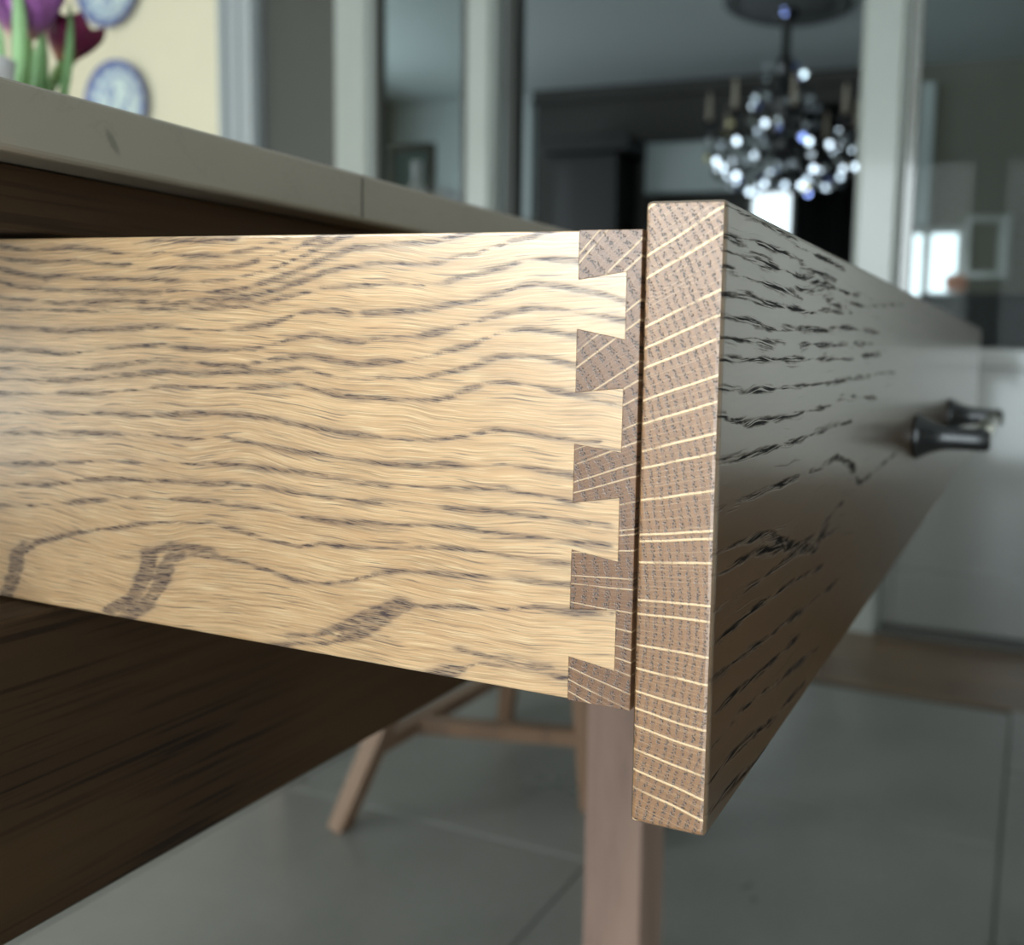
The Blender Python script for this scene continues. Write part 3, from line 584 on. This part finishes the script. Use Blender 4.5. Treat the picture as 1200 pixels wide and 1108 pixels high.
# ---------------------------------------------------------------- plates on the cream wall
def plate_mat():
    t = NT('blue_and_white_delft'); o = t.obj(); s = t.sep(o)
    r = t.math('SQRT', t.math('ADD', t.math('MULTIPLY', s['Y'], s['Y']), t.math('MULTIPLY', s['Z'], s['Z'])))
    rim = t.mr(r, 0.128, 0.142); ring2 = t.mr(t.math('ABSOLUTE', t.math('SUBTRACT', r, 0.108)), 0.003, 0.008, 1.0, 0.0)
    ang = t.math('ARCTAN2', s['Z'], s['Y'])
    pet = t.math('GREATER_THAN', t.math('SINE', t.math('MULTIPLY', ang, 14.0)), 0.1)
    band = t.math('MULTIPLY', pet, t.math('MULTIPLY', t.mr(r, 0.10, 0.112), 0.55))
    blot = t.math('MULTIPLY', t.mr(t.noise(t.map(o, (1, 22, 9)), 1.0, 3.0, 0.6, 0.6), 0.50, 0.60), t.mr(r, 0.075, 0.10, 1.0, 0.0))
    c = t.mix(t.noise(o, 8.0, 2.0), (0.52, 0.62, 0.60), (0.60, 0.70, 0.70))
    c = t.mix(t.math('MULTIPLY', blot, 0.85), c, (0.06, 0.10, 0.36)); c = t.mix(band, c, (0.10, 0.16, 0.42))
    c = t.mix(t.math('MULTIPLY', ring2, 0.6), c, (0.09, 0.14, 0.40)); c = t.mix(t.math('MULTIPLY', rim, 0.85), c, (0.055, 0.08, 0.30))
    return t.bsdf(base=c, rough=0.15, coat=0.6)
m_plate = plate_mat()
for i, (py, pz, lab) in enumerate(((3.362, 1.700, 'lower blue and white plate on the cream wall, part hidden by the worktop'), (3.392, 2.155, 'upper blue and white plate on the cream wall, cut by the top of the picture'))):
    bm = bmesh.new()
    lathe(bm, [(0.0, 0.006), (0.085, 0.006), (0.105, -0.002), (0.158, -0.016), (0.165, -0.019), (0.166, -0.0165), (0.158, -0.011), (0.105, 0.004), (0.085, 0.014), (0.0, 0.014)], 48, (0, 0, 0), 'X')
    o = link('wall_plate', bm, m_plate, loc=(XD - 0.0145, py, pz), rot=(0.3 * i, 0, 0)); tag(o, lab, 'plate', 'delft plates on the cream wall')

# ---------------------------------------------------------------- vase and tulips on the worktop
m_vase = paint('white_glazed_ceramic', (0.78, 0.74, 0.76), 0.2, 0.5, 0.02, 0.01)
def petal_mat(name, a, b, tip):
    t = NT(name); o = t.obj(); s = t.sep(o)
    st_ = t.noise(t.map(o, (160, 160, 10)), 1.0, 3.0)
    c = t.mix(st_, a, b); c = t.mix(t.mr(s['Z'], -0.004, 0.016, 1.0, 0.0), c, tip)
    return t.bsdf(base=c, rough=0.45, sss=0.0)
m_pet1 = petal_mat('purple_petal', (0.36, 0.08, 0.40), (0.74, 0.32, 0.72), (0.75, 0.45, 0.30))
m_pet2 = petal_mat('crimson_petal', (0.18, 0.012, 0.06), (0.36, 0.04, 0.14), (0.75, 0.35, 0.2))
m_leaf = paint('tulip_leaf_green', (0.36, 0.58, 0.28), 0.45, 0.1, 0.25, 0.1, 30)
m_stem = paint('tulip_stem_green', (0.20, 0.30, 0.09), 0.5, 0.1, 0.2, 0.05, 30)
TW = 0.9042
bm = bmesh.new(); lathe(bm, [(0.0, 0.0), (0.036, 0.0), (0.046, 0.02), (0.050, 0.06), (0.040, 0.10), (0.033, 0.118), (0.036, 0.134), (0.033, 0.135), (0.030, 0.118), (0.036, 0.09), (0.0, 0.02)], 36)
vz = link('vase', bm, m_vase, loc=(0.368, 0.815, TW)); tag(vz, 'small white ceramic vase on the worktop holding the tulips', 'vase')
bm = bmesh.new(); lathe(bm, [(0.0, 0.0), (0.020, 0.0), (0.022, 0.006), (0.024, 0.135), (0.026, 0.146), (0.0245, 0.146), (0.022, 0.135), (0.0, 0.01)], 28)
cp = link('tumbler', bm, m_vase, loc=(0.312, 0.770, TW)); tag(cp, 'tall white ceramic tumbler on the worktop at the left of the tulips', 'tumbler')
def petal(L, wd, curl, n=8, m=5):
    bm = bmesh.new(); g_ = []
    for i in range(n + 1):
        s = i / n; row = []
        wv = wd * math.sin(PI * min(1, s * 0.80 + 0.14)) ** 0.8 * (1 - 0.85 * max(0, s - 0.8) / 0.2 * 0.8)
        rr = 0.004 + 0.017 * math.sin(PI * min(s * 0.62 + 0.02, 1)) + curl * s * s
        for j in range(m):
            a = (j / (m - 1) - 0.5) * 2; th = a * wv / max(rr, 0.012)
            row.append(bm.verts.new((rr * math.cos(th * .9), rr * math.sin(th * .9), L * s - 0.004 * abs(a) * s)))
        g_.append(row)
    for i in range(n):
        for j in range(m - 1): bm.faces.new((g_[i][j], g_[i][j+1], g_[i+1][j+1], g_[i+1][j])).smooth = True
    bmesh.ops.solidify(bm, geom=bm.faces[:], thickness=0.0007)
    return bm
def blade(bm, pts, wd):
    pts = [Vector(p) for p in pts]; n = 10; rows = []
    for i in range(n + 1):
        s = i / n; k = s * (len(pts) - 1); a = int(min(k, len(pts) - 2)); p = pts[a].lerp(pts[a+1], k - a)
        d = (pts[a+1] - pts[a]).normalized(); sd = d.cross(Vector((1, 0.3, 0.1))).normalized(); nn = d.cross(sd)
        ww = wd * math.sin(PI * (0.12 + 0.87 * s)) ** 0.7
        rows.append([bm.verts.new(p + sd * ww * q + nn * (-abs(q) * ww * 0.6)) for q in (-1, 0, 1)])
    for a, b in zip(rows, rows[1:]):
        for j in range(2): bm.faces.new((a[j], a[j+1], b[j+1], b[j])).smooth = True
    bmesh.ops.solidify(bm, geom=bm.faces[:], thickness=0.0012)
VC = Vector((0.368, 0.815, TW + 0.125))
def tulip(head, lean, sc_, mat, label, leaves):
    hp = Vector(head); t = empty('tulip', hp, label, 'tulip', 'tulips in the white vase')
    sv = VC + Vector((random.uniform(-.012, .012), random.uniform(-.012, .012), -0.06)) - hp
    hd_ = Vector(lean).normalized()
    bm = bmesh.new(); tube(bm, [sv, sv * 0.75 + Vector((0.006, 0, 0)), sv * 0.35 + hd_ * -0.01, -hd_ * 0.02, Vector((0, 0, 0))], [0.0035, 0.0034, 0.0032, 0.003, 0.003], 8); link('stem', bm, m_stem, t)
    q = hd_.to_track_quat('Z', 'Y').to_euler()
    for k in range(6):
        bm = petal(0.048 * sc_, 0.023 * sc_, 0.001 if k % 2 else 0.0045)
        bmesh.ops.rotate(bm, verts=bm.verts[:], cent=(0, 0, 0), matrix=Matrix.Rotation(k * PI / 3, 3, 'Z'))
        link('petal', bm, mat, t, rot=q)
    for L, wd in leaves:
        bm = bmesh.new(); blade(bm, [Vector(p) - hp for p in L], wd); link('leaf', bm, m_leaf, t)
tulip((0.371, 0.795, 1.086), (-0.03, -0.25, 1), 1.25, m_pet1, 'large purple tulip at the left of the bunch, cut by the top of the picture',
      [([(0.352, 0.79, 1.02), (0.352, 0.785, 1.06), (0.350, 0.78, 1.10), (0.346, 0.775, 1.14)], 0.0075), ([(0.362, 0.80, 1.01), (0.370, 0.79, 1.05), (0.374, 0.785, 1.09)], 0.007)])
tulip((0.4035, 0.80, 1.076), (0.28, -0.15, 1), 0.98, m_pet2, 'crimson tulip leaning right in front of the cream wall',
      [([(0.388, 0.79, 1.01), (0.393, 0.785, 1.05), (0.3955, 0.78, 1.09), (0.395, 0.775, 1.125)], 0.005),
       ([(0.375, 0.80, 1.02), (0.405, 0.80, 1.068), (0.423, 0.80, 1.096), (0.446, 0.80, 1.107)], 0.0035)])
tulip((0.388, 0.835, 1.094), (0.05, 0.1, 1), 1.0, m_pet1, 'purple tulip behind the crimson one, between the two front blooms',
      [([(0.38, 0.82, 1.02), (0.386, 0.82, 1.06), (0.389, 0.82, 1.09)], 0.006), ([(0.372, 0.81, 1.01), (0.382, 0.80, 1.05), (0.384, 0.795, 1.10)], 0.006), ([(0.385, 0.82, 1.01), (0.402, 0.82, 1.05), (0.410, 0.82, 1.075)], 0.004)])
tulip((0.338, 0.830, 1.100), (-0.15, 0.2, 1), 1.0, m_pet1, 'purple tulip furthest left, mostly outside the picture',
      [([(0.352, 0.82, 1.02), (0.358, 0.82, 1.06), (0.362, 0.82, 1.10)], 0.006)])

# ---------------------------------------------------------------- chandelier
CX, CY = 4.5, 1.245
ch = empty('chandelier', (CX, CY, 2.62), 'dark metal crystal chandelier hanging from a moulded rose in the dining room', 'chandelier')
def chp(name, bm, m, smooth=False): return link(name, bm, m, ch, loc=(-CX, -CY, -2.62))
bm = bmesh.new(); lathe(bm, [(0.0, 2.62), (0.33, 2.62), (0.335, 2.60), (0.30, 2.585), (0.275, 2.595), (0.22, 2.590), (0.20, 2.570), (0.13, 2.575), (0.10, 2.560), (0.0, 2.560)], 48, (CX, CY, 0)); chp('ceiling_rose', bm, paint('grey_plaster_rose', (0.10, 0.11, 0.11), 0.8))
bm = bmesh.new(); lathe(bm, [(0.0, 2.56), (0.06, 2.56), (0.062, 2.54), (0.03, 2.52), (0.022, 2.50), (0.022, 2.34), (0.04, 2.32), (0.045, 2.28), (0.025, 2.26), (0.03, 2.20), (0.06, 2.16), (0.065, 2.10), (0.03, 2.05), (0.03, 1.98), (0.075, 1.94), (0.085, 1.88), (0.05, 1.82), (0.03, 1.78), (0.05, 1.74), (0.04, 1.70), (0.0, 1.67)], 24, (CX, CY, 0)); chp('centre_column', bm, m_iron)
arm_b = bmesh.new(); tube(arm_b, [(0.03, 0, -0.68), (0.10, 0, -0.77), (0.22, 0, -0.83), (0.33, 0, -0.78), (0.38, 0, -0.69), (0.385, 0, -0.66)], [0.012, 0.011, 0.010, 0.010, 0.010, 0.012], 8)
arm = link('arm', arm_b, m_iron, ch)
cup_b = bmesh.new(); lathe(cup_b, [(0.0, -0.665), (0.02, -0.66), (0.042, -0.640), (0.044, -0.634), (0.0, -0.645)], 20, (0.385, 0, 0)); cup = link('drip_pan', cup_b, m_iron, ch)
can_b = bmesh.new(); lathe(can_b, [(0.0, -0.64), (0.013, -0.64), (0.013, -0.545), (0.010, -0.535), (0.0115, -0.515), (0.008, -0.49), (0.0, -0.470)], 16, (0.385, 0, 0)); can = link('candle', can_b, m_candle, ch)
for k in range(8):
    a = 2 * PI * (k + 0.5) / 8
    for p in (arm, cup, can):
        if k == 0: p.rotation_euler = (0, 0, a)
        else: again(p, ch, rot=(0, 0, a))
def ring_tube(name, r, z, rad):
    bm = bmesh.new(); n = 40; pts = [(CX + r * math.cos(2*PI*i/n), CY + r * math.sin(2*PI*i/n), z) for i in range(n + 1)]; tube(bm, pts, rad, 6, caps=False); chp(name, bm, m_iron)
ring_tube('lower_ring', 0.33, 1.80, 0.008); ring_tube('upper_ring', 0.15, 2.14, 0.007)
# faceted drops: flat table facet on both sides of an eight-sided plate
cb = bmesh.new()
prof = []
def octa(r, y): return [cb.verts.new((r * math.cos(PI*k/4 + PI/8), y, r * 1.15 * math.sin(PI*k/4 + PI/8))) for k in range(8)]
f1, md, f2 = octa(0.0150, -0.006), octa(0.019, 0.0), octa(0.0150, 0.006)
cb.faces.new(f1); cb.faces.new(f2[::-1])
for k in range(8):
    j = (k + 1) % 8; cb.faces.new((f1[k], f1[j], md[j], md[k])); cb.faces.new((md[k], md[j], f2[j], f2[k]))
cryst = link('crystal', cb, [m_crystal], ch, loc=(0, 0, -0.95))
cme = {0: cryst.data}
for i, m in ((1, m_crystal2), (2, m_crystal3)):
    c2 = cryst.data.copy(); c2.materials[0] = m; cme[i] = c2
camp = Vector((-0.217, -0.074, 0.829)); win = Vector((-1.40, 1.29, 1.47))
def put_crystal(x, y, z, kind=0, jit=0.20, s=1.0, first=[True]):
    p = Vector((x, y, z)); n = ((camp - p).normalized() + (win - p).normalized()).normalized()
    n = (n + Vector((0, random.gauss(0, jit), random.gauss(0, jit)))).normalized()
    q = (-n).to_track_quat('Y', 'Z').to_euler()
    if first[0]: o = cryst; first[0] = False
    else: o = again(cryst, ch)
    o.data = cme[kind]; o.location = (x - CX, y - CY, z - 2.62); o.rotation_euler = q; o.scale = (s, s, s)
rnd = random.Random(3)
for (r, z, n, jit) in ((0.35, 1.745, 34, 0.10), (0.40, 1.83, 32, 0.11), (0.27, 1.70, 22, 0.10), (0.32, 1.92, 18, 0.13), (0.17, 2.09, 12, 0.14), (0.14, 1.96, 10, 0.14), (0.10, 2.25, 7, 0.16), (0.15, 1.67, 10, 0.07)):
    for i in range(n):
        a = 2 * PI * (i + rnd.random() * .7) / n; rr = r * rnd.uniform(.92, 1.06)
        k = rnd.random(); kind = 1 if k < .12 else (2 if k < .18 else 0)
        put_crystal(CX + rr * math.cos(a), CY + rr * math.sin(a), z + rnd.uniform(-.03, .03), kind, jit)
put_crystal(CX - 0.05, CY, 2.545, 1, 0.0, 1.1)

# ---------------------------------------------------------------- furniture of the dining room, far and blurred
fh = empty('fireplace_hood', (5.555, 2.87, 0), 'black fireplace with wide mantel against the dark dining room wall', 'fireplace')
boxo('mantel', -0.23, 0.19, -0.36, 0.30, 2.10, 2.20, m_black, fh, 0.01); boxo('chimney_breast', -0.15, 0.19, -0.24, 0.22, 0.0, 2.10, m_black, fh, 0.01)
boxo('hearth', -0.35, -0.15, -0.36, 0.30, 0.0, 0.05, m_black, fh, 0.01)
bl = empty('pelmet', (5.70, 2.04, 1.86), 'pale grey pelmet box above the far bright window', 'pelmet')
boxo('front_board', -0.10, -0.08, -0.54, 0.47, 0.0, 0.33, m_blind, bl, 0.004); boxo('top_board', -0.08, 0.045, -0.54, 0.47, 0.31, 0.33, m_blind, bl, 0.002)
for y in (-0.54, 0.45): boxo('end_board', -0.08, 0.045, y, y + 0.02, 0.0, 0.31, m_blind, bl)
def curtain(loc, w_, z0, z1, label, mat):
    bm = bmesh.new(); n = 60; A_ = []; B_ = []
    for i in range(n + 1):
        y = -w_ / 2 + w_ * i / n; x = 0.025 * math.sin(i * 1.05) + 0.008 * math.sin(i * 2.3)
        A_.append(bm.verts.new((x, y, z0))); B_.append(bm.verts.new((x * 0.7, y, z1)))
    for i in range(n): bm.faces.new((A_[i], A_[i+1], B_[i+1], B_[i])).smooth = True
    bmesh.ops.solidify(bm, geom=bm.faces[:], thickness=0.004)
    o = link('curtain', bm, mat, loc=loc); tag(o, label, 'curtain', 'black curtains of the dining room')
curtain((5.66, 1.27, 0), 0.40, 0.02, 2.40, 'black floor-length curtain right of the far bright window', m_blackfab)
# mirror / framed picture, lamp and sofa seen through the right glass
fr = empty('wall_mirror', (5.745, 0.27, 1.50), 'white wide-framed mirror on the taupe wall behind the sofa', 'mirror')
bm = bmesh.new()
for (a, b, c, d) in ((-0.14, 0.12, 0.15, 0.19), (-0.14, 0.12, -0.19, -0.15), (-0.14, -0.07, -0.15, 0.15), (0.09, 0.12, -0.15, 0.15)): box(bm, -0.03, 0.0, a, b, c, d, 0.004, 1)
link('frame', bm, m_white, fr); boxo('mirror_glass', -0.012, -0.006, -0.075, 0.095, -0.155, 0.155, m_taupe, fr)
so = empty('sofa', (5.15, 0.05, 0), 'charcoal upholstered sofa back seen through the right glass pane', 'sofa')
boxo('backrest', -0.35, -0.16, -0.85, 0.52, 0.12, 1.16, m_sofa, so, 0.05, 4); boxo('seat', -0.16, 0.40, -0.70, 0.42, 0.12, 0.48, m_sofa, so, 0.05, 4)
for y in (-0.85, 0.42): boxo('armrest', -0.16, 0.40, y, y + 0.12, 0.12, 0.66, m_sofa, so, 0.03, 3)
for x in (-0.30, 0.33):
    for y in (-0.78, 0.44): boxo('foot', x, x + 0.04, y, y + 0.04, 0, 0.12, m_black, so)
m_cush = paint('orange_cushion_fabric', (0.42, 0.16, 0.08), 0.9, 0, 0.1, 0.3)
bm = bmesh.new(); bmesh.ops.create_icosphere(bm, subdivisions=3, radius=1.0)
for v in bm.verts:
    v.co = Vector((v.co.x * 0.035, math.copysign(abs(v.co.y) ** 0.6, v.co.y) * 0.06, math.copysign(abs(v.co.z) ** 0.6, v.co.z) * 0.05))
cu = link('cushion', bm, m_cush, smooth=True, loc=(4.895, 0.36, 1.215)); tag(cu, 'small orange cushion resting on the top of the charcoal sofa', 'cushion')
# hanging crystal strand left of the right pane
sr = empty('crystal_strand', (4.6, 0.68, 2.62), 'strand of bright crystal drops hanging behind the right glass pane', 'hanging ornament')
bm = bmesh.new(); tube(bm, [(0, 0, 0), (0, 0, -0.98)], 0.003, 6); link('cord', bm, m_iron, sr)
bm = bmesh.new(); lathe(bm, [(0, 0), (0.05, 0), (0.05, -0.02), (0, -0.03)], 20); link('canopy', bm, m_iron, sr)
for k in range(6):
    o = again(cryst, sr); o.location = (-0.01, 0, -0.76 - 0.045 * k)
    p = Vector((4.6, 0.68, 1.86 - 0.045 * k)); n = ((camp - p).normalized() + (win - p).normalized()).normalized(); o.rotation_euler = (-n).to_track_quat('Y', 'Z').to_euler(); o.scale = (1, 1, 1)
# sideboard with vases and a teal picture, seen through the left glass
sb = empty('sideboard', (3.62, 2.72, 0), 'dark sideboard behind the narrow left glass pane', 'sideboard')
boxo('body', -0.20, 0.20, -0.45, 0.45, 0.10, 1.38, m_sofa, sb, 0.006); boxo('top', -0.22, 0.22, -0.47, 0.47, 1.38, 1.41, m_taupe, sb, 0.004)
for y in (-0.45, 0.01): boxo('door', -0.215, -0.20, y + 0.01, y + 0.43, 0.12, 1.36, m_sofa, sb, 0.003)
for x in (-0.17, 0.13):
    for y in (-0.42, 0.38): boxo('foot', x, x + 0.04, y, y + 0.04, 0, 0.10, m_black, sb)
def vase(prof, loc, label, mat):
    bm = bmesh.new(); lathe(bm, prof, 28); o = link('vase', bm, mat, loc=loc); tag(o, label, 'vase', 'white vases on the dark sideboard')
vase([(0, 0), (0.04, 0), (0.06, 0.04), (0.055, 0.11), (0.02, 0.17), (0.022, 0.24), (0.028, 0.26), (0.02, 0.255), (0.014, 0.17), (0.0, 0.05)], (3.52, 2.78, 1.41), 'tall narrow-necked pale vase on the dark sideboard', m_vase)
vase([(0, 0), (0.05, 0), (0.075, 0.04), (0.07, 0.09), (0.05, 0.11), (0.052, 0.12), (0.045, 0.115), (0.0, 0.03)], (3.50, 2.60, 1.41), 'low round pale vase on the dark sideboard', m_vase)
m_teal = paint('teal_picture', (0.03, 0.10, 0.11), 0.5, 0.1, 0.5, 0.02, 12)
pf = empty('picture', (3.74, 2.98, 1.41), 'dark-framed teal picture leaning above the sideboard', 'picture')
bm = bmesh.new()
for (a, b, c, d) in ((-0.14, 0.14, 0.36, 0.40), (-0.14, 0.14, 0.0, 0.04), (-0.14, -0.10, 0.04, 0.36), (0.10, 0.14, 0.04, 0.36)): box(bm, -0.02, 0.01, a, b, c, d, 0.004, 1)
link('frame', bm, m_black, pf); boxo('canvas', -0.008, 0.004, -0.105, 0.105, 0.035, 0.365, m_teal, pf)
# lamp-shaped glow added in place of a bright blue-white window reflection
tl = empty('reflection_glow', (3.46, 2.36, 1.41), 'small glowing bluish-white stand-in for a window reflection, on the sideboard end', 'light spot')
t_ = NT('glowing_reflection'); m_glow = t_.bsdf(base=(0.8, 0.85, 0.9), rough=0.6, emit=(0.55, 0.75, 1.0, 1), emits=1.1)
bm = bmesh.new(); lathe(bm, [(0, 0), (0.035, 0), (0.03, 0.012), (0.008, 0.02), (0.008, 0.05), (0, 0.05)], 20); link('base', bm, m_iron, tl)
bm = bmesh.new(); lathe(bm, [(0, 0.035), (0.045, 0.035), (0.055, 0.045), (0.055, 0.095), (0.045, 0.105), (0, 0.105)], 24); link('glow_drum', bm, m_glow, tl)

# added unseen cabinet to shade the door foot and darken the drawer-front reflection
lc = empty('added_shade_cabinet', (1.62, -0.70, 0), 'added unseen dark brown cabinet that shades the foot of the glazed door', 'shade block')
boxo('body', -0.36, 0.36, -0.43, 0.43, 0.06, 0.50, m_rail, lc, 0.004); boxo('top', -0.38, 0.38, -0.45, 0.45, 0.50, 0.53, m_rail, lc, 0.004)
for y in (-0.425, 0.005): d_ = boxo('door', -0.378, -0.36, y, y + 0.42, 0.075, 0.49, m_rail, lc, 0.003); boxo('door_knob', -0.40, -0.378, y + 0.20, y + 0.22, 0.27, 0.29, m_blackmetal, d_, 0.004)
for x in (-0.34, 0.29):
    for y in (-0.41, 0.36): boxo('foot', x, x + 0.05, y, y + 0.05, 0, 0.06, m_black, lc)
